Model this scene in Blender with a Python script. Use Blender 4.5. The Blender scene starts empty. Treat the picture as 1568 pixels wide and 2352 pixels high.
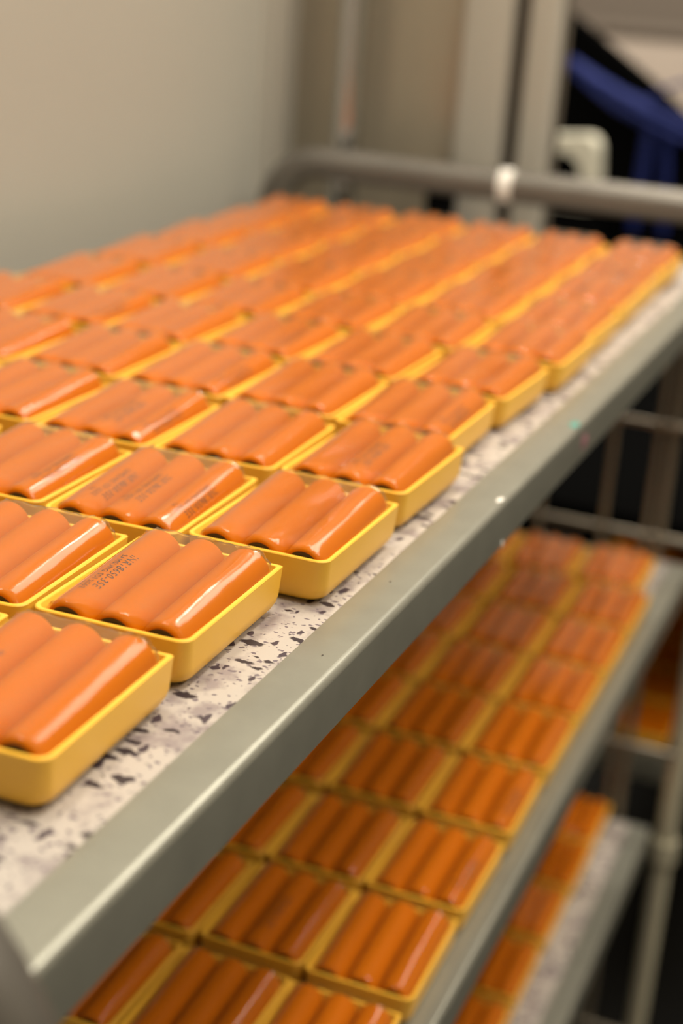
import bpy, bmesh, math, random
from mathutils import Vector, Matrix

# ------------------------------------------------------------------ basics
scene = bpy.context.scene
COL = scene.collection
MM = 0.001
Z0 = 0.96                      # height of the top shelf's tray rims above the floor (m)
def P(x, y, z):                # millimetres (z measured from the tray rims) -> metres
    return Vector((x * MM, y * MM, z * MM + Z0))
rnd = random.Random(7)

# ------------------------------------------------------------------ camera
F_PX, YAW, PITCH, ROLL = 3544.2, math.radians(20.817), math.radians(19.909), math.radians(4.1816)
CAM = P(-338.3, -199.5, 213.5)
fw = Vector((math.cos(PITCH) * math.cos(YAW), math.cos(PITCH) * math.sin(YAW), -math.sin(PITCH)))
rt = fw.cross(Vector((0, 0, 1))).normalized()
up = rt.cross(fw)
r2 = rt * math.cos(ROLL) + up * math.sin(ROLL)
u2 = up * math.cos(ROLL) - rt * math.sin(ROLL)
cd = bpy.data.cameras.new('camera')
cam = bpy.data.objects.new('camera', cd)
COL.objects.link(cam)
M = Matrix.Identity(4)
for i in range(3):
    M[i][0], M[i][1], M[i][2], M[i][3] = r2[i], u2[i], -fw[i], CAM[i]
cam.matrix_world = M
cd.sensor_fit = 'VERTICAL'
cd.sensor_height = 36.0
cd.sensor_width = 24.0
cd.lens = F_PX / 2352 * 36.0
cd.clip_start = 0.02
cd.dof.use_dof = True
cd.dof.focus_distance = (P(122, 25, 4) - CAM).dot(fw)
cd.dof.aperture_fstop = 5.4
scene.camera = cam

# ------------------------------------------------------------------ world, lights, exposure
w = bpy.data.worlds.new('room_ambient')
scene.world = w
w.use_nodes = True
w.node_tree.nodes['Background'].inputs[0].default_value = (1.0, 0.9, 0.76, 1)
w.node_tree.nodes['Background'].inputs[1].default_value = 0.10
def area(name, loc, target, sx, sy, power, col=(1, 0.92, 0.78)):
    l = bpy.data.lights.new(name, 'AREA')
    l.shape = 'RECTANGLE'; l.size = sx; l.size_y = sy; l.energy = power; l.color = col
    o = bpy.data.objects.new(name, l); COL.objects.link(o)
    o.location = loc
    o.rotation_euler = (Vector(target) - Vector(loc)).to_track_quat('-Z', 'Y').to_euler()
    return o
area('overhead_light', P(350, -440, 1560), P(350, -100, 0), 1.3, 0.25, 13)
area('overhead_light', P(1450, -720, 1520), P(600, -100, 0), 1.7, 0.8, 20)
area('overhead_light', P(250, -1350, 1500), P(300, -200, 0), 1.3, 0.3, 8)  # fill lamp added on the right to brighten tray sides and rail faces
area('overhead_light', P(420, 170, 1560), P(420, 170, 0), 1.2, 0.25, 9.5)
area('overhead_light', P(1950, 520, 1560), P(2700, 420, 0), 1.0, 0.3, 27)  # lamp added to brighten the far wall and the dispenser
vs = scene.view_settings
vs.view_transform = 'Standard'
vs.look = 'None'
vs.exposure = 0.56
vs.gamma = 1.0
vs.use_curve_mapping = False
scene.cycles.use_denoising = True
scene.cycles.max_bounces = 5
scene.cycles.diffuse_bounces = 2
scene.cycles.glossy_bounces = 2
scene.cycles.use_adaptive_sampling = True
scene.cycles.adaptive_threshold = 0.06
scene.cycles.adaptive_min_samples = 16
scene.cycles.transparent_max_bounces = 10
scene.cycles.sample_clamp_indirect = 6.0

# ------------------------------------------------------------------ materials
def new_mat(name):
    m = bpy.data.materials.new(name); m.use_nodes = True
    nt = m.node_tree
    return m, nt, nt.nodes['Principled BSDF'], nt.links
def principled(name, col, rough=0.5, metal=0.0, spec=0.5, noise=None, bump=None, sss=0.0, coat=0.0):
    """noise=(scale, amount, stretch) varies the colour, bump=(scale, strength, stretch) adds fine relief"""
    m, nt, b, L = new_mat(name)
    b.inputs['Base Color'].default_value = (*col, 1)
    b.inputs['Roughness'].default_value = rough
    b.inputs['Metallic'].default_value = metal
    b.inputs['Specular IOR Level'].default_value = spec
    b.inputs['Coat Weight'].default_value = coat
    if sss:
        b.inputs['Subsurface Weight'].default_value = sss
        b.inputs['Subsurface Radius'].default_value = (0.004, 0.002, 0.0006)
        b.inputs['Subsurface Scale'].default_value = 1.0
    tc = nt.nodes.new('ShaderNodeTexCoord')
    def tex(scale, stretch):
        mp = nt.nodes.new('ShaderNodeMapping'); mp.inputs['Scale'].default_value = stretch
        n = nt.nodes.new('ShaderNodeTexNoise'); n.inputs['Scale'].default_value = scale
        n.inputs['Detail'].default_value = 4
        L.new(tc.outputs['Object'], mp.inputs['Vector']); L.new(mp.outputs[0], n.inputs['Vector'])
        return n
    if noise:
        n = tex(noise[0], noise[2])
        mx = nt.nodes.new('ShaderNodeMix'); mx.data_type = 'RGBA'
        k = noise[1]
        mx.inputs[6].default_value = (*[c * (1 - k) for c in col], 1)
        mx.inputs[7].default_value = (*[min(1, c * (1 + k)) for c in col], 1)
        L.new(n.outputs['Fac'], mx.inputs[0]); L.new(mx.outputs[2], b.inputs['Base Color'])
    if bump:
        n = tex(bump[0], bump[2])
        bp = nt.nodes.new('ShaderNodeBump'); bp.inputs['Strength'].default_value = bump[1]
        bp.inputs['Distance'].default_value = 0.001
        L.new(n.outputs['Fac'], bp.inputs['Height']); L.new(bp.outputs[0], b.inputs['Normal'])
    return m

YELLOW = principled('tray_yellow_plastic', (1.0, 0.535, 0.05), 0.42, noise=(60, 0.04, (1, 1, 1)))
ORANGE = principled('cell_orange_sleeve', (0.565, 0.138, 0.0005), 0.5, spec=0.05, noise=(45, 0.14, (0.35, 1, 1)))
CAPMAT = principled('cell_end_dark', (0.045, 0.022, 0.012), 0.45)
INK = principled('printed_ink', (0.05, 0.014, 0.008), 0.6)
GALV = principled('galvanised_steel', (0.32, 0.315, 0.265), 0.29, metal=0.5, noise=(55, 0.14, (1, 1, 1)), bump=(140, 0.05, (1, 1, 1)))
CHROME = principled('bright_chrome_tube', (0.62, 0.62, 0.62), 0.16, metal=1.0)
TUBE = principled('dull_chrome_tube', (0.17, 0.155, 0.135), 0.4, metal=0.55, noise=(25, 0.2, (1, 1, 1)))
POSTM = principled('pale_chrome_post', (0.6, 0.56, 0.42), 0.35, metal=0.2, noise=(25, 0.1, (1, 1, 1)))
WIREM = principled('grey_wire', (0.30, 0.26, 0.2), 0.4, metal=0.6)
BEIGE = principled('beige_wall_panel', (0.425, 0.405, 0.35), 0.4, noise=(3, 0.04, (1, 1, 1)))
GREYW = principled('dim_grey_wall', (0.38, 0.35, 0.27), 0.7)
BEIGE2 = principled('matte_beige_wall', (0.56, 0.47, 0.40), 0.6, noise=(3, 0.04, (1, 1, 1)))
STEEL = principled('brushed_beige_steel', (0.38, 0.335, 0.255), 0.33, metal=0.45, noise=(4, 0.1, (1, 5, 0.15)))
PALE = principled('pale_post_paint', (0.43, 0.40, 0.34), 0.4)
DARKGAP = principled('dark_gap_rubber', (0.12, 0.10, 0.075), 0.6)
TAUPE = principled('taupe_board', (0.20, 0.165, 0.135), 0.6)
BLACK = principled('black_plastic', (0.003, 0.003, 0.003), 0.8, spec=0.0)
FLOORM = principled('dark_floor', (0.012, 0.012, 0.011), 0.7, spec=0.2, noise=(8, 0.2, (1, 1, 1)))
BLUE = principled('blue_plastic', (0.016, 0.027, 0.15), 0.55, spec=0.2)
WHITE = principled('cream_plastic', (0.9, 0.86, 0.70), 0.4)
CHIP = principled('white_paint_chip', (0.9, 0.86, 0.8), 0.4)
TEAL = principled('teal_ink_mark', (0.05, 0.32, 0.27), 0.6)
PINK = principled('pink_ink_mark', (0.30, 0.12, 0.15), 0.6)
CEIL = principled('ceiling_paint', (0.62, 0.56, 0.48), 0.8)

def film_material():
    m = bpy.data.materials.new('clear_shrink_film'); m.use_nodes = True
    nt = m.node_tree; L = nt.links
    nt.nodes.clear()
    out = nt.nodes.new('ShaderNodeOutputMaterial')
    mix = nt.nodes.new('ShaderNodeMixShader')
    tr = nt.nodes.new('ShaderNodeBsdfTransparent'); tr.inputs[0].default_value = (0.97, 0.965, 0.95, 1)
    gl = nt.nodes.new('ShaderNodeBsdfGlossy'); gl.inputs['Roughness'].default_value = 0.13
    gl.inputs[0].default_value = (1, 1, 1, 1)
    lw = nt.nodes.new('ShaderNodeLayerWeight'); lw.inputs['Blend'].default_value = 0.5
    pw = nt.nodes.new('ShaderNodeMath'); pw.operation = 'POWER'; pw.inputs[1].default_value = 4.2
    mu = nt.nodes.new('ShaderNodeMath'); mu.operation = 'MULTIPLY_ADD'; mu.inputs[1].default_value = 1.1; mu.inputs[2].default_value = 0.028; mu.use_clamp = True
    tc = nt.nodes.new('ShaderNodeTexCoord')
    mp = nt.nodes.new('ShaderNodeMapping'); mp.inputs['Scale'].default_value = (0.35, 1.0, 1.0)
    mp.inputs['Rotation'].default_value = (0, 0, 0.35)
    n = nt.nodes.new('ShaderNodeTexNoise'); n.inputs['Scale'].default_value = 110; n.inputs['Detail'].default_value = 3
    bp = nt.nodes.new('ShaderNodeBump'); bp.inputs['Strength'].default_value = 0.22; bp.inputs['Distance'].default_value = 0.001
    L.new(tc.outputs['Object'], mp.inputs[0]); L.new(mp.outputs[0], n.inputs['Vector'])
    L.new(n.outputs['Fac'], bp.inputs['Height'])
    L.new(bp.outputs[0], gl.inputs['Normal'])
    L.new(lw.outputs['Facing'], pw.inputs[0]); L.new(pw.outputs[0], mu.inputs[0]); L.new(mu.outputs[0], mix.inputs[0])
    df = nt.nodes.new('ShaderNodeBsdfDiffuse'); df.inputs[0].default_value = (0.55, 0.33, 0.12, 1)
    hz = nt.nodes.new('ShaderNodeMixShader'); hz.inputs[0].default_value = 0.03
    L.new(tr.outputs[0], hz.inputs[1]); L.new(df.outputs[0], hz.inputs[2])
    L.new(hz.outputs[0], mix.inputs[1]); L.new(gl.outputs[0], mix.inputs[2]); L.new(mix.outputs[0], out.inputs[0])
    return m
FILM = film_material()

def board_material():
    m, nt, b, L = new_mat('white_speckled_laminate')
    b.inputs['Roughness'].default_value = 0.45
    tc = nt.nodes.new('ShaderNodeTexCoord')
    def N(t): return nt.nodes.new(t)
    def math_(op, a, bb, clamp=False):
        q = N('ShaderNodeMath'); q.operation = op; q.use_clamp = clamp
        for i, v in enumerate((a, bb)):
            if isinstance(v, (int, float)): q.inputs[i].default_value = v
            else: L.new(v, q.inputs[i])
        return q.outputs[0]
    # warp the coordinates so that the flecks come out ragged
    wn = N('ShaderNodeTexNoise'); wn.inputs['Scale'].default_value = 260; wn.inputs['Detail'].default_value = 3
    L.new(tc.outputs['Object'], wn.inputs['Vector'])
    sub = N('ShaderNodeVectorMath'); sub.operation = 'SUBTRACT'; sub.inputs[1].default_value = (0.5, 0.5, 0.5)
    L.new(wn.outputs['Color'], sub.inputs[0])
    sc_ = N('ShaderNodeVectorMath'); sc_.operation = 'SCALE'; sc_.inputs['Scale'].default_value = 0.0045
    L.new(sub.outputs[0], sc_.inputs[0])
    add = N('ShaderNodeVectorMath'); add.operation = 'ADD'
    L.new(tc.outputs['Object'], add.inputs[0]); L.new(sc_.outputs[0], add.inputs[1])
    def flecks(scale, stretch, rot, size, keep):
        mp = N('ShaderNodeMapping'); mp.inputs['Scale'].default_value = stretch; mp.inputs['Rotation'].default_value = (0, 0, rot)
        L.new(add.outputs[0], mp.inputs[0])
        v = N('ShaderNodeTexVoronoi'); v.voronoi_dimensions = '2D'; v.inputs['Scale'].default_value = scale
        L.new(mp.outputs[0], v.inputs['Vector'])
        sep = N('ShaderNodeSeparateColor'); L.new(v.outputs['Color'], sep.inputs[0])
        lim = math_('MULTIPLY', math_('SUBTRACT', sep.outputs[0], 1 - keep, True), size / keep)
        d = math_('SUBTRACT', lim, v.outputs['Distance'])
        return math_('MULTIPLY', d, 14.0, True), sep.outputs[1]
    f1, c1 = flecks(165, (1, 0.45, 1), 0.5, 0.40, 0.5)
    f2, c2 = flecks(190, (0.5, 1, 1), -0.3, 0.36, 0.45)
    f3, c3 = flecks(480, (1, 0.7, 1), 0.9, 0.42, 0.5)
    base = N('ShaderNodeTexNoise'); base.inputs['Scale'].default_value = 90; base.inputs['Detail'].default_value = 4
    L.new(tc.outputs['Object'], base.inputs['Vector'])
    ramp = N('ShaderNodeValToRGB')
    ramp.color_ramp.elements[0].position = 0.36; ramp.color_ramp.elements[0].color = (0.29, 0.245, 0.24, 1)
    ramp.color_ramp.elements[1].position = 0.52; ramp.color_ramp.elements[1].color = (0.48, 0.43, 0.385, 1)
    L.new(base.outputs['Fac'], ramp.inputs[0])
    cur = ramp.outputs[0]
    for f, c, dark in ((f3, c3, (0.16, 0.13, 0.15)), (f2, c2, (0.05, 0.035, 0.05)), (f1, c1, (0.028, 0.02, 0.028))):
        mx = N('ShaderNodeMix'); mx.data_type = 'RGBA'
        L.new(f, mx.inputs[0]); L.new(cur, mx.inputs[6]); mx.inputs[7].default_value = (*dark, 1)
        cur = mx.outputs[2]
    L.new(cur, b.inputs['Base Color'])
    return m
BOARD = board_material()

# ------------------------------------------------------------------ mesh helpers
def finish(name, verts, faces, mat, parent=None, smooth=None, mm=True, mesh_only=False, recalc=True):
    me = bpy.data.meshes.new(name)
    s = MM if mm else 1.0
    me.from_pydata([(v[0] * s, v[1] * s, v[2] * s) for v in verts], [], faces)
    me.validate()
    if recalc:
        bm = bmesh.new(); bm.from_mesh(me); bmesh.ops.recalc_face_normals(bm, faces=bm.faces); bm.to_mesh(me); bm.free()
    me.materials.append(mat)
    if smooth:
        for p in me.polygons: p.use_smooth = True
        me.set_sharp_from_angle(angle=math.radians(smooth))
    if mesh_only: return me
    return link(name, me, parent)
def link(name, me, parent=None):
    o = bpy.data.objects.new(name, me); COL.objects.link(o)
    if parent is not None: o.parent = parent
    return o
def tag(o, label, cat, group=None):
    o['label'] = label; o['category'] = cat
    if group: o['group'] = group
    return o
def empty(name, loc, rz=0.0):
    o = bpy.data.objects.new(name, None); COL.objects.link(o)
    o.empty_display_size = 0.02
    o.location = loc; o.rotation_euler = (0, 0, rz)
    return o
def structure(o):
    o['kind'] = 'structure'; return o

def box_vf(x0, x1, y0, y1, z0, z1):
    v = [(x0, y0, z0), (x1, y0, z0), (x1, y1, z0), (x0, y1, z0), (x0, y0, z1), (x1, y0, z1), (x1, y1, z1), (x0, y1, z1)]
    f = [(0, 3, 2, 1), (4, 5, 6, 7), (0, 1, 5, 4), (1, 2, 6, 5), (2, 3, 7, 6), (3, 0, 4, 7)]
    return v, f
def box(name, x0, x1, y0, y1, z0, z1, mat, parent=None, bevel=0.0):
    """box in millimetres of the room, heights from the tray rims"""
    z0, z1 = z0 + Z0 * 1000, z1 + Z0 * 1000
    v, f = box_vf(x0, x1, y0, y1, z0, z1)
    me = finish(name, v, f, mat, mesh_only=True)
    if bevel:
        bm = bmesh.new(); bm.from_mesh(me)
        bmesh.ops.bevel(bm, geom=list(bm.edges), offset=bevel * MM, segments=2, affect='EDGES', profile=0.6)
        bm.to_mesh(me); bm.free()
        for p in me.polygons: p.use_smooth = True
        me.set_sharp_from_angle(angle=math.radians(50))
    return attach(link(name, me), parent)
def attach(o, parent):
    """make o a part of parent without moving it"""
    if parent is not None:
        o.parent = parent
        o.matrix_parent_inverse = Matrix.Translation(parent.location).inverted()
    return o
def tube_vf(path, r, n=14, caps=True):
    pts = [Vector(p) for p in path]; V = []; Fc = []
    nrm = None
    for i, p in enumerate(pts):
        t = (pts[min(i + 1, len(pts) - 1)] - pts[max(i - 1, 0)]).normalized()
        if nrm is None:
            a = Vector((0, 0, 1)) if abs(t.z) < 0.9 else Vector((1, 0, 0))
            nrm = (a - t * a.dot(t)).normalized()
        else:
            nrm = (nrm - t * nrm.dot(t)).normalized()
        bn = t.cross(nrm)
        rr = r[i] if isinstance(r, (list, tuple)) else r
        for k in range(n):
            a = 2 * math.pi * k / n
            V.append(p + (nrm * math.cos(a) + bn * math.sin(a)) * rr)
    for i in range(len(pts) - 1):
        for k in range(n):
            Fc.append((i * n + k, i * n + (k + 1) % n, (i + 1) * n + (k + 1) % n, (i + 1) * n + k))
    if caps:
        Fc.append(tuple(range(n - 1, -1, -1))); Fc.append(tuple(range((len(pts) - 1) * n, len(pts) * n)))
    return [tuple(v) for v in V], Fc
def tube(name, path, r, mat, parent=None, n=14):
    path = [(x, y, z + Z0 * 1000) for x, y, z in path]
    v, f = tube_vf(path, r, n)
    return attach(finish(name, v, f, mat, smooth=50), parent)
def extrude_profile(name, prof, x0, x1, mat, parent, smooth=40):
    """closed Y-Z profile extruded along X"""
    n = len(prof)
    h = Z0 * 1000
    v = [(x0, y, z + h) for y, z in prof] + [(x1, y, z + h) for y, z in prof]
    f = [(i, (i + 1) % n, n + (i + 1) % n, n + i) for i in range(n)] + [tuple(range(n)), tuple(range(2 * n - 1, n - 1, -1))]
    return attach(finish(name, v, f, mat, smooth=smooth), parent)

# ------------------------------------------------------------------ the room
FL = -Z0 * 1000
floor = structure(box('floor', -1600, 3200, -2000, 1900, FL - 40, FL, FLOORM))
ceiling = structure(box('ceiling', -1600, 3200, -2000, 1900, 1640, 1680, CEIL))
wall_left = structure(box('wall_left', -1600, 1176, 455, 505, FL, 1640, BEIGE))
wall_right = structure(box('wall_right', -1600, 3200, -2000, -1950, FL, 1640, GREYW))
wall_front = structure(box('wall_front', -1600, -1550, -1950, 455, FL, 1640, BEIGE2))
wall_far = structure(box('wall_far', 3150, 3200, -1950, 1900, FL, 1640, BEIGE2))
structure(box('wall_side', 1176, 3150, 1850, 1900, FL, 1640, BEIGE2))
# narrow upright strips where the long panel ends
structure(box('trim_1', 1076, 1084, 452, 455, FL, 1640, PALE))
structure(box('trim_2', 1096, 1132, 450, 455, FL, 1640, PALE, bevel=2))
# partition at the end: sheet panels between uprights
wall_back = structure(box('wall_back', 1176, 1186, 181, 1850, FL, 1640, DARKGAP))
for y0, y1 in ((400, 455), (279, 397)):
    box('panel', 1160, 1176, y0, y1, FL, 1640, STEEL, wall_back, bevel=1.5)
box('upright', 1148, 1176, 229, 277, FL, 1640, PALE, wall_back, bevel=4)
box('upright', 1148, 1176, 184, 212, FL, 1640, PALE, wall_back, bevel=4)
box('reflection_block', 1140, 1147, 181, 455, FL, -70, BLACK, wall_back, bevel=1)  # unseen black sheet added to darken reflections in the middle shelf's film
tag(tube('conduit', [(1124, 381, FL), (1124, 381, 0), (1124, 380, 600), (1124, 380, 1640)], 14, CHROME, None),
    'vertical grey metal tube standing in front of the beige panels', 'pipe')

# ------------------------------------------------------------------ things in the dark room behind
bm_ = empty('machine', P(2200, 100, FL))
tag(bm_, 'large black machine with sloping top in the dark room behind', 'machine')
extrude_profile('housing', [(470, FL), (470, 180), (404, 144), (270, 57), (205, 8), (60, -20), (-900, -40), (-900, FL)], 2080, 2130, BLACK, bm_)
box('black_panel', 2070, 2080, -880, 180, FL + 60, -300, BLACK, bm_, bevel=3)
shelf_t = empty('overhead_box', P(3130, 500, 92))
tag(shelf_t, 'taupe box mounted along the far beige wall, top right', 'wall box')
box('body', 3141, 3149, -400, 1400, 95, 1600, TAUPE, shelf_t, bevel=8)  # upper part, out of view, extended to dim what the film reflects
box('lower_lip', 3136, 3141, -400, 1400, 92, 110, TAUPE, shelf_t, bevel=2)

# blue strands sagging across the machine
bl = empty('strand_bundle', P(2040, 300, 60))
tag(bl, 'bundle of blue strands sagging across the black machine', 'cable bundle')
main = [(390, 80), (350, 56), (310, 34), (262, 15), (215, 0), (150, -12), (60, -20), (-60, -22)]
for k in range(11):
    a = k * 2.4; rr = 3 + 2.6 * math.sqrt(k)
    oy, oz = rr * math.cos(a) * 0.6, rr * math.sin(a) * 1.5
    tap = lambda i: min(1.0, 0.35 + 0.22 * i)
    tube('strand', [(2045 + 4 * math.sin(k + i), y + oy, z + oz * tap(i)) for i, (y, z) in enumerate(main)], 5.5, BLUE, bl, n=8)
for (ya, yb, za, zb) in ((262, 268, 28, -160), (240, 222, 20, -160)):
    for k in range(3):
        tube('hanging_strand', [(2043 + 3 * k, ya + 4 * k - 8, za), (2045 + 3 * k, (ya + yb) / 2 + 5 * k - 10, (za + zb) / 2 + 5 * math.sin(k)), (2046 + 3 * k, yb + 4 * k - 8, zb)], 4.5, BLUE, bl, n=8)
tube('loop', [(2040, 262 - i * 14, 42 + 26 * math.sin(math.pi * i / 9)) for i in range(10)], 3.2, BLUE, bl, n=8)

# cream dispenser with a round opening
dv = []
def dispenser():
    t = empty('dispenser', P(2010, 360, -110))
    tag(t, 'cream rounded dispenser with a dark round opening, behind the handle', 'dispenser')
    outer = [(418, -46), (414, -32), (402, -26), (338, -20), (326, -26), (322, -40), (312, -130), (418, -130)]
    cy_, cz_, r_ = 374, -80, 32
    n = 48
    ring_o, ring_i = [], []
    # sample the outline by angle around the opening's centre
    def hit(a):
        dx, dz = math.cos(a), math.sin(a); best = None
        for i in range(len(outer)):
            (y1, z1), (y2, z2) = outer[i], outer[(i + 1) % len(outer)]
            ex, ez = y2 - y1, z2 - z1
            den = dx * ez - dz * ex
            if abs(den) < 1e-9: continue
            tt = ((y1 - cy_) * ez - (z1 - cz_) * ex) / den
            uu = ((y1 - cy_) * dz - (z1 - cz_) * dx) / den
            if tt > 0 and -1e-6 <= uu <= 1 + 1e-6 and (best is None or tt < best): best = tt
        return cy_ + dx * best, cz_ + dz * best
    for k in range(n):
        a = 2 * math.pi * k / n
        ring_o.append(hit(a)); ring_i.append((cy_ + r_ * math.cos(a), cz_ + r_ * math.sin(a)))
    h = Z0 * 1000
    V = []
    for x in (1990, 2040):
        V += [(x, y, z + h) for y, z in ring_o] + [(x, y, z + h) for y, z in ring_i]
    Fc = []
    for k in range(n):
        k2 = (k + 1) % n
        Fc += [(k, k2, n + k2, n + k), (2 * n + k, 2 * n + k2, 3 * n + k2, 3 * n + k), (k, k2, 2 * n + k2, 2 * n + k), (n + k, n + k2, 3 * n + k2, 3 * n + k)]
    attach(finish('housing', V, Fc, WHITE, smooth=40), t)
    tube('wheel', [(2000, cy_, cz_), (2036, cy_, cz_)], 24, BLACK, t, n=24)
    box('stand', 1985, 2060, 308, 422, FL, -130, BLACK, t, bevel=2)
dispenser()
# short black upright behind the handle
t = empty('bracket', P(1125, 276, FL)); tag(t, 'short black upright bracket just behind the cart handle', 'bracket')
box('stem', 1116, 1136, 264, 290, FL, 14, BLACK, t, bevel=2)
box('cap', 1114, 1138, 266, 284, 14, 27, BLACK, t, bevel=2)

# ------------------------------------------------------------------ the cart
SH = [0.0, -278.0, -556.0]              # tray-rim heights of the three shelves
DROP = 19.0                             # tray height
XF, XB = -84, 1018                      # shelf ends
YR, YL = -31.0, 402.0
XP0, XP1 = -113, 1032                   # end frames
YP0, YP1 = -46, 416
cart = empty('shelf_cart', P(470, 185, FL))
tag(cart, 'grey metal cart with three speckled shelves full of battery trays', 'cart')
def u_frame(x, r):
    R = 50; ztop = 25; pts = [(x, YP0, -150), (x, YP0, ztop - R - 20)]
    for k in range(9):
        a = math.pi - k * math.pi / 16
        pts.append((x, YP0 + R + R * math.cos(a), ztop - R + R * math.sin(a)))
    for y in (60, 150, 240, 320):
        pts.append((x, y, ztop))
    for k in range(9):
        a = math.pi / 2 - k * math.pi / 16
        pts.append((x, YP1 - R + R * math.cos(a), ztop - R + R * math.sin(a)))
    pts += [(x, YP1, ztop - R - 20), (x, YP1, -150)]
    return tube('handle', pts, r, TUBE, cart, n=20)
for x in (XP0, XP1):
    u_frame(x, 14.5)
    for y in (YP0, YP1):
        tube('post', [(x, y, FL + 62), (x, y, -400), (x, y, -150)], 10, POSTM, cart, n=18)
        for z in (SH[1] - 40, SH[2] - 45):
            tube('collar', [(x, y, z - 12), (x, y, z + 12)], 13.5, POSTM, cart, n=18)
        w_ = tube('caster', [(x, y - 11, FL + 31), (x, y - 8, FL + 31), (x, y + 8, FL + 31), (x, y + 11, FL + 31)], [27, 31, 31, 27], BLACK, cart, n=24)
for i, z in enumerate(SH):
    zt = z - DROP
    box('shelf_board', XF, XB, -11.5, 383, zt - 10, zt, BOARD, cart)
    box('shelf_pan', XF, XB, -28, 399, zt - 12.6, zt - 10.4, TUBE, cart)
    # edge rails: folded sheet, rounded outer bend
    def rail(sgn, y_in, y_out):
        R = 3.2; prof = [(y_in, zt - 13), (y_in, zt + 0.6)]
        for k in range(7):
            a = math.pi / 2 - k * math.pi / 12
            prof.append((y_out - sgn * R + sgn * R * math.cos(a), zt + 0.6 - R + R * math.sin(a)))
        prof += [(y_out, zt - 22), (y_out - sgn * 2.0, zt - 24), (y_out - sgn * 2.6, zt - 22), (y_out - sgn * 2.6, zt - 13)]
        return extrude_profile('edge_rail', prof, XF, XB, GALV, cart, smooth=35)
    rail(-1, -11.5, YR); rail(1, 383, YL)
    box('end_rail', XF - 12, XF, YR, YL, zt - 24, zt, GALV, cart, bevel=1.5)
    box('end_rail', XB, XB + 4, YR, YL, zt - 24, zt, GALV, cart, bevel=1)
# marks on the top edge rail
def blob(name, cx_, cy_, cz_, ax, ay, mat, vertical=False):
    n = 9; V = []; h = Z0 * 1000
    for lvl, s in ((0, 1.0), (0.35, 0.75)):
        for k in range(n):
            a = 2 * math.pi * k / n; q = s * (0.75 + 0.4 * rnd.random())
            if vertical: V.append((cx_ + ax * q * math.cos(a), cy_ - lvl, cz_ + h + ay * q * math.sin(a)))
            else: V.append((cx_ + ax * q * math.cos(a), cy_ + ay * q * math.sin(a), cz_ + h + lvl))
    Fc = [tuple(range(n, 2 * n))] + [(k, (k + 1) % n, n + (k + 1) % n, n + k) for k in range(n)]
    return attach(finish(name, V, Fc, mat, smooth=60), cart)
blob('paint_chip', 316, -28.2, -18.4, 4.0, 1.9, CHIP)
blob('paint_chip', 318, -31.0, -40.5, 1.2, 2.2, CHIP, True)
blob('ink_mark', 459, -27.4, -18.4, 6.0, 2.6, TEAL)
blob('ink_mark', 474, -31.0, -31.0, 7.0, 5.0, PINK, True)
for x, y in ((120, -22), (196, -19)):
    blob('scuff', x, y, -18.4, 0.8, 0.4, TUBE)
# wire mesh at the far end, below the top shelf
for y in (57, 16, 3, 118, 178, 238, 298, 358):
    tube('wire', [(1028, y, -860), (1028, y, -44)], 3.6 if y > 10 else 4.4, WIREM, cart, n=10)
for z in (-168, -275, -491, -818):
    tube('wire', [(1021, YP0, z), (1021, YP1, z)], 3.4, WIREM, cart, n=10)
tube('tape_band', [(XP1, 178, 25), (XP1, 190, 25)], 15.0, CHIP, cart, n=20)

# ------------------------------------------------------------------ tray and pack meshes (local mm, origin at the near right rim corner)
LT, WT = 78.0, 59.4
def tray_mesh():
    def outline(inset, rn, rf, z):
        x0, x1, y0, y1 = inset, LT - inset, inset, WT - inset
        pts = []
        for (cx_, cy_, r, a0) in ((x0, y0, rn, 180), (x1, y0, rf, 270), (x1, y1, rf, 0), (x0, y1, rn, 90)):
            sx = 1 if cx_ == x0 else -1; sy = 1 if cy_ == y0 else -1
            for k in range(6):
                a = math.radians(a0 + 90 * k / 5)
                pts.append((cx_ + sx * r + r * math.cos(a), cy_ + sy * r + r * math.sin(a), z))
        return pts
    rings = [outline(4.5, 3.0, 3.0, -15.8), outline(2.2, 3.4, 1.0, -12.5), outline(1.9, 3.6, 1.0, -0.5), outline(1.6, 3.8, 0.9, -0.05), outline(1.2, 4.0, 0.8, 0.0), outline(0.35, 4.6, 0.6, 0.0), outline(0.0, 4.9, 0.6, -0.4)]
    rings.append(outline(0.7, 5.2, 1.0, -11.5))
    for k in range(1, 6):
        a = k / 5 * math.pi / 2
        i_ = 0.7 + 7.0 * (1 - math.cos(a)); z = -11.5 - 7.5 * math.sin(a)
        rings.append(outline(i_, 5.2 + 0.5 * k, 1.0 + 1.2 * k, z))
    n = len(rings[0]); V = [v for r in rings for v in r]; Fc = []
    for i in range(len(rings) - 1):
        for k in range(n):
            Fc.append((i * n + k, i * n + (k + 1) % n, (i + 1) * n + (k + 1) % n, (i + 1) * n + k))
    Fc.append(tuple(range(n))); Fc.append(tuple(range((len(rings) - 1) * n, len(rings) * n)))
    return finish('tray', V, Fc, YELLOW, smooth=42, mesh_only=True)
TRAY = tray_mesh()
TILT = 3.4                              # the packs lie with their near ends lower (degrees)
RC, ZC = 8.9, -5.5                      # cell radius, axis height
YC = (11.0, 28.95, 46.9)                 # cell axes across the tray
XA, XE = 2.6, 70.6                      # cell ends
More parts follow.
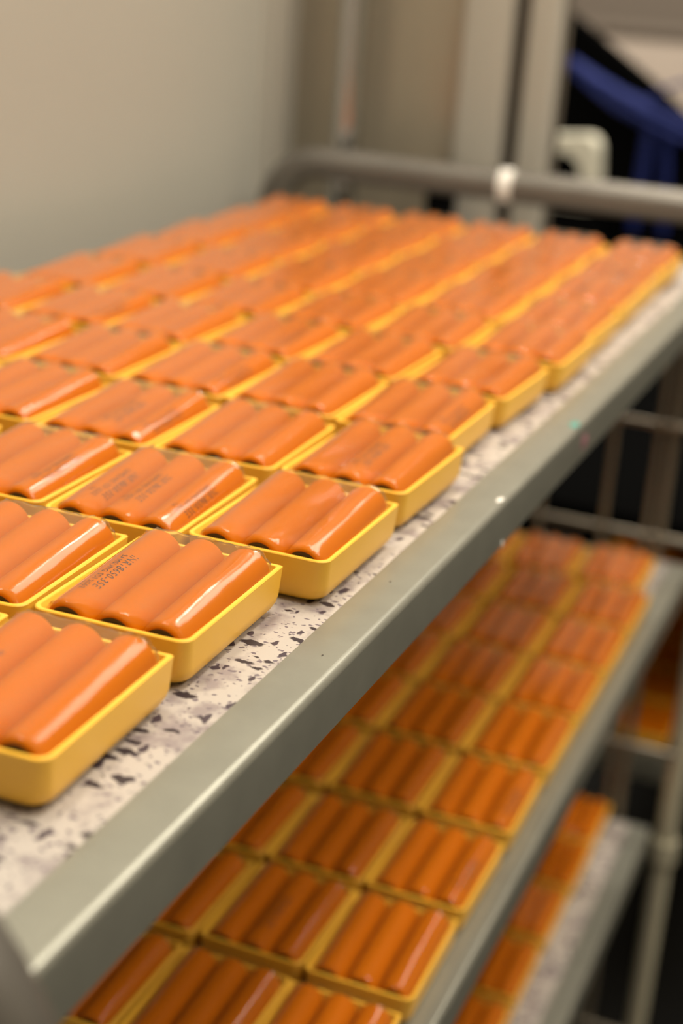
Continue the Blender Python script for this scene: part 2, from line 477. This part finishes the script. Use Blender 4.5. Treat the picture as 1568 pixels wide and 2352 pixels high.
def cell_mesh():
    n = 26
    prof = [(XA + 0.5, 6.9), (XA, 7.0), (XA + 0.1, 7.5), (XA + 0.6, 8.1), (XA + 1.4, 8.5), (XA + 2.5, 8.75), (XA + 4.0, RC), (XA + 20, RC), (XE - 20, RC), (XE - 1.4, RC), (XE - 0.5, 8.8), (XE, 7.8), (XE, 6.0)]
    V = []; Fc = []
    for x, r in prof:
        for k in range(n):
            a = 2 * math.pi * k / n
            V.append((x, r * math.cos(a), r * math.sin(a)))
    for i in range(len(prof) - 1):
        for k in range(n):
            Fc.append((i * n + k, i * n + (k + 1) % n, (i + 1) * n + (k + 1) % n, (i + 1) * n + k))
    Fc.append(tuple(range((len(prof) - 1) * n, len(prof) * n)))
    Fc.append(tuple(range(n)))
    return finish('cell', V, Fc, ORANGE, smooth=40, mesh_only=True)
CELL = cell_mesh()
def cap_mesh():
    n = 24; V = []; Fc = []
    for x, r in ((XA + 0.35, 7.15), (XA + 0.1, 6.7), (XA + 0.25, 4.2), (XA + 0.1, 4.0)):
        for k in range(n):
            a = 2 * math.pi * k / n; V.append((x, r * math.cos(a), r * math.sin(a)))
    for i in range(3):
        for k in range(n): Fc.append((i * n + k, i * n + (k + 1) % n, (i + 1) * n + (k + 1) % n, (i + 1) * n + k))
    Fc.append(tuple(range(3 * n, 4 * n)))
    return finish('end_cap', V, Fc, CAPMAT, smooth=40, mesh_only=True)
CAP = cap_mesh()
def film_mesh(seed):
    q = random.Random(seed)
    RF = RC + 0.35
    prof = []                            # (y, z, weight of sag, cell-following z)
    for k in range(3): prof.append((YC[0] - RF, ZC - 5 + 5 * k / 3, 0))
    for k in range(9):
        a = math.pi - k / 8 * math.pi / 2; prof.append((YC[0] + RF * math.cos(a), ZC + RF * math.sin(a), 0))
    for j in range(2):
        for k in range(1, 9):
            u = k / 8; prof.append((YC[j] + (YC[j + 1] - YC[j]) * u, ZC + RF, math.sin(math.pi * u)))
    for k in range(1, 9):
        a = math.pi / 2 - k / 8 * math.pi / 2; prof.append((YC[2] + RF * math.cos(a), ZC + RF * math.sin(a), 0))
    for k in range(1, 4): prof.append((YC[2] + RF, ZC - 5 * k / 3, 0))
    xs = [XA - 0.2, XA + 0.2, XA + 0.6, XA + 1.2, XA + 2.6, XA + 4.5, XA + 8, XA + 14, 26, 33, 40, 47, 54, XE - 9, XE - 6, XE - 4, XE - 2.4, XE - 1, XE, XE + 1.0, XE + 2.2]
    ph = [q.uniform(0, 6.28) for _ in range(8)]
    V = []; Fc = []; n = len(prof)
    for i, x in enumerate(xs):
        e = max(0.0, 1 - (x - xs[0]) / 5.5); e2 = max(0.0, 1 - (xs[-1] - x) / 5.0); end = max(e, e2)
        out = max(0.0, (XA + 0.6 - x) / 2.0, (x - XE - 0.6) / 2.4)
        for j, (y, z, sg) in enumerate(prof):
            sag = sg * (0.12 + 0.10 * math.sin(ph[0] + x * 0.05 + j * 0.3)) + (sg ** 2) * (2.2 * e ** 2 + 0.5 * e2 ** 2)
            zz = z - sag + 0.10 * math.sin(ph[1] + x * 0.16 + j * 0.9) * (1 if z > ZC + 3 else 0.3)
            yy = y
            if end > 0:                   # gathered, crumpled ends drawn in towards the cell ends
                cr = 0.42 * end * math.sin(ph[2] + j * 1.9) + ((0.9 if 4 < j < 14 else 0.4) if x > 50 else 0.2) * end * q.uniform(-1, 1)
                zz += cr if z > ZC else 0
            zz -= 2.6 * out if z > ZC else 0
            if j < 8: yy += 1.6 * out
            if j > n - 9: yy -= 1.6 * out
            V.append((x + (0.5 * math.sin(ph[3] + j * 0.8) if end > 0.8 else 0), yy, zz))
    for i in range(len(xs) - 1):
        for j in range(n - 1):
            Fc.append((i * n + j, (i + 1) * n + j, (i + 1) * n + j + 1, i * n + j + 1))
    me = finish('film', V, Fc, FILM, smooth=70, mesh_only=True, recalc=False)
    return me
FILMS = [film_mesh(s) for s in (1, 5, 9, 14)]

def print_mesh():
    """ink lettering wrapped round a cell: reads towards the near end, tops of the letters to the right"""
    V, Fc = [], []
    for body, size, x0, y0 in (('INR18650-35E', 4.3, 0.0, 0.0), ('SAMSUNG SDI', 3.2, 1.2, -3.1), ('2G52', 3.0, 24.5, -3.4), ('T4', 2.8, 25.0, -6.3)):
        cu = bpy.data.curves.new('lettering', 'FONT'); cu.body = body; cu.size = size; cu.resolution_u = 2
        cu.space_character = 1.12
        o = bpy.data.objects.new('lettering', cu); COL.objects.link(o)
        dg = bpy.context.evaluated_depsgraph_get(); dg.update()
        me = o.evaluated_get(dg).to_mesh()
        base = len(V)
        V += [(x0 + v.co.x, y0 + v.co.y) for v in me.vertices]
        Fc += [tuple(base + i for i in p.vertices) for p in me.polygons]
        o.evaluated_get(dg).to_mesh_clear()
        bpy.data.objects.remove(o); bpy.data.curves.remove(cu)
    r = RC + 0.06
    out = []
    for u, v in V:
        a = v / RC                        # tops of the letters towards -Y
        out.append((46.0 - u, -r * math.sin(a), r * math.cos(a)))
    return finish('lettering', out, Fc, INK, mesh_only=True)
TEXT = print_mesh()

# ------------------------------------------------------------------ placing trays and packs
ORD = ['first', 'second', 'third', 'fourth', 'fifth', 'sixth', 'seventh', 'eighth', 'ninth', 'tenth', 'eleventh', 'twelfth']
def put(x, y, th, zr, where, detail, text=None, group='top shelf'):
    loc = P(x, y, zr)
    t = link('tray', TRAY); t.location = loc; t.rotation_euler = (0, 0, math.radians(th))
    tag(t, 'yellow battery tray, ' + where, 'tray', 'yellow trays on the ' + group)
    # the pack is not quite square in its tray
    dth = rnd.uniform(-0.35, 0.35)
    p = empty('battery_pack', loc, math.radians(th + dth))
    p.rotation_euler[1] = -math.radians(TILT + rnd.uniform(-0.3, 0.3))
    tag(p, 'film wrapped orange pack, ' + where, 'battery pack', 'battery packs on the ' + group)
    for k, yc in enumerate(YC):
        c = link('cell', CELL, p); c.location = (0, yc * MM, ZC * MM)
        c.rotation_euler = (rnd.uniform(0, 6.28), 0, 0)
        if detail:
            link('end_cap', CAP, c)
        if text and text[k] is not None:
            c.rotation_euler = (0, 0, 0)
            l = link('lettering', TEXT, c); l.rotation_euler = (math.radians(text[k]), 0, 0)
    f = link('film', FILMS[rnd.randrange(len(FILMS))], p)
    f.location = (0, 0, 0.15 * MM)
    return p

# ---- top shelf: 11 rows of 6, the nearest ones as they lie in the photograph
ROWX = [-18, 68, 156, 246, 334, 421, 510, 597, 684, 771, 857]
FIX = {(0, 0): (-18, 3.1, 1.5), (1, 0): (69.4, 5.2, 0.95), (1, 1): (66.2, 66.2, 2.5), (2, 0): (157.5, -6.7, 0.07), (2, 1): (153.9, 54.3, 1.6),
       (3, 0): (247.3, -4.8, -1.0), (3, 1): (245.5, 56.4, 1.4), (3, 2): (243.2, 117.8, 0.8), (4, 0): (332.5, 4.1, 0.26), (4, 1): (335.6, 65.4, -0.3),
       (4, 3): (336.3, 187.5, 1.2), (5, 0): (418.9, 1.5, -1.6), (5, 2): (424.6, 126.5, -1.2), (6, 0): (510.6, -4.9, 0.26)}
TXT = {(1, 0): (None, None, 8), (2, 1): (38, 12, 34), (3, 0): (None, 12, None), (4, 0): (36, None, None), (3, 2): (36, 18, None), (0, 0): (None, None, 16), (2, 2): (14, None, None), (4, 2): (40, None, None)}
ROWY = [0, 0, 0, 0, 2, 1, -3, -2, 0, 2, 3]
for r in range(11):
    for c in range(6):
        if r == 0 and c > 1: continue
        if (r, c) in FIX: x, y, th = FIX[(r, c)]
        else:
            x = ROWX[r] + rnd.uniform(-2.5, 2.5); y = ROWY[r] + 61.8 * c + rnd.uniform(-0.6, 0.6); th = rnd.uniform(-0.7, 0.9)
            if (r, c - 1) in FIX: y = FIX[(r, c - 1)][1] + 62.6
            if (r, c + 1) in FIX: y = FIX[(r, c + 1)][1] - 62.0
        rowtxt = 'front row' if r == 0 else ('back row' if r == 10 else ORD[r] + ' row from front')
        coltxt = 'beside the rail' if c == 0 else ('nearest the left wall' if c == 5 else ORD[c] + ' from the rail')
        tx = TXT.get((r, c))
        if tx is None and r > 3 and rnd.random() < 0.25:
            tx = [None, None, None]; tx[rnd.randrange(3)] = rnd.uniform(-40, 40)
        put(x, y, th, SH[0], 'top shelf, %s, %s' % (rowtxt, coltxt), r < 7, tx)
# ---- middle shelf: the three columns the photograph shows
X2 = [195, 283, 370, 460, 548, 632, 716, 803, 891]
for r, x in enumerate(X2):
    for c in range(3):
        y = -19.5 + 61.4 * c + rnd.uniform(-0.4, 0.4)
        if r == 8: y += 14
        if r == 7: y += 1
        rb = len(X2) - 1 - r
        rowtxt = 'back row' if rb == 0 else ORD[rb] + ' row from back'
        coltxt = 'beside the rail' if c == 0 else ORD[c] + ' from the rail'
        tx = None
        if (r, c) in ((2, 0), (3, 0)): tx = (24, None, None)
        elif (r, c) == (1, 1): tx = (None, 5, None)
        elif rnd.random() < 0.2: tx = [None, rnd.uniform(-30, 30), None]
        put(x + rnd.uniform(-1.2, 1.2), y, rnd.uniform(-0.5, 0.8), SH[1], 'middle shelf, %s, %s' % (rowtxt, coltxt), r < 5, tx, 'middle shelf')
# ---- bottom shelf: one column in view
X3 = [499, 587, 675, 763, 850, 935]
for r, x in enumerate(X3):
    rb = len(X3) - 1 - r
    put(x, 8 + rnd.uniform(-1, 1), rnd.uniform(-0.5, 0.5), SH[2], 'bottom shelf, %s' % ('back row' if rb == 0 else ORD[rb] + ' row from back'), False, None, 'bottom shelf')

# ------------------------------------------------------------------ a second cart behind, its lower deck filled too
c2 = empty('low_cart', P(1560, 150, FL))
tag(c2, 'dark low cart with a black top standing behind the grey cart', 'cart')
box('deck', 1150, 1960, -210, 170, -585, -567, TAUPE, c2, bevel=2)
box('edge_rail', 1143, 1150, -210, 170, -592, -556, GALV, c2, bevel=1.5)
box('black_panel', 1180, 1960, -218, -210, -590, -300, BLACK, c2, bevel=2)  # panel added to keep light from the right off these trays
box('top_panel', 1140, 1990, -210, 170, -330, -300, BLACK, c2, bevel=3)
for x in (1158, 1948):
    for y in (-196, 156):
        tube('post', [(x, y, FL), (x, y, -300 if x > 1500 else -560)], 11, BLACK, c2, n=14)
def joined_pack():
    V, Fc = [], []
    for yc in YC:
        n = 16; b = len(V)
        for x, r in ((XA, 7.5), (XA + 1.2, RC), (XE - 1.2, RC), (XE, 7.5)):
            for k in range(n):
                a = 2 * math.pi * k / n; V.append((x, yc + r * math.cos(a), ZC + r * math.sin(a)))
        for i in range(3):
            for k in range(n): Fc.append((b + i * n + k, b + i * n + (k + 1) % n, b + (i + 1) * n + (k + 1) % n, b + (i + 1) * n + k))
        Fc.append(tuple(range(b, b + n))); Fc.append(tuple(range(b + 3 * n, b + 4 * n)))
    return finish('battery_pack', V, Fc, ORANGE, smooth=45, mesh_only=True)
JP = joined_pack()
for r in range(8):
    for c in range(4):
        loc = P(1165 + 90 * r, -78 + 61.5 * c, -548)
        where = 'dark low cart behind, %s, %s from left' % ('front row' if r == 0 else ORD[r] + ' row', ORD[3 - c])
        t = link('tray', TRAY); t.location = loc
        tag(t, 'yellow tray on the ' + where, 'tray', 'trays on the dark cart')
        p = link('battery_pack', JP); p.location = loc; p.rotation_euler = (0, -math.radians(TILT), 0)
        tag(p, 'orange battery pack on the ' + where, 'battery pack', 'battery packs on the dark cart')
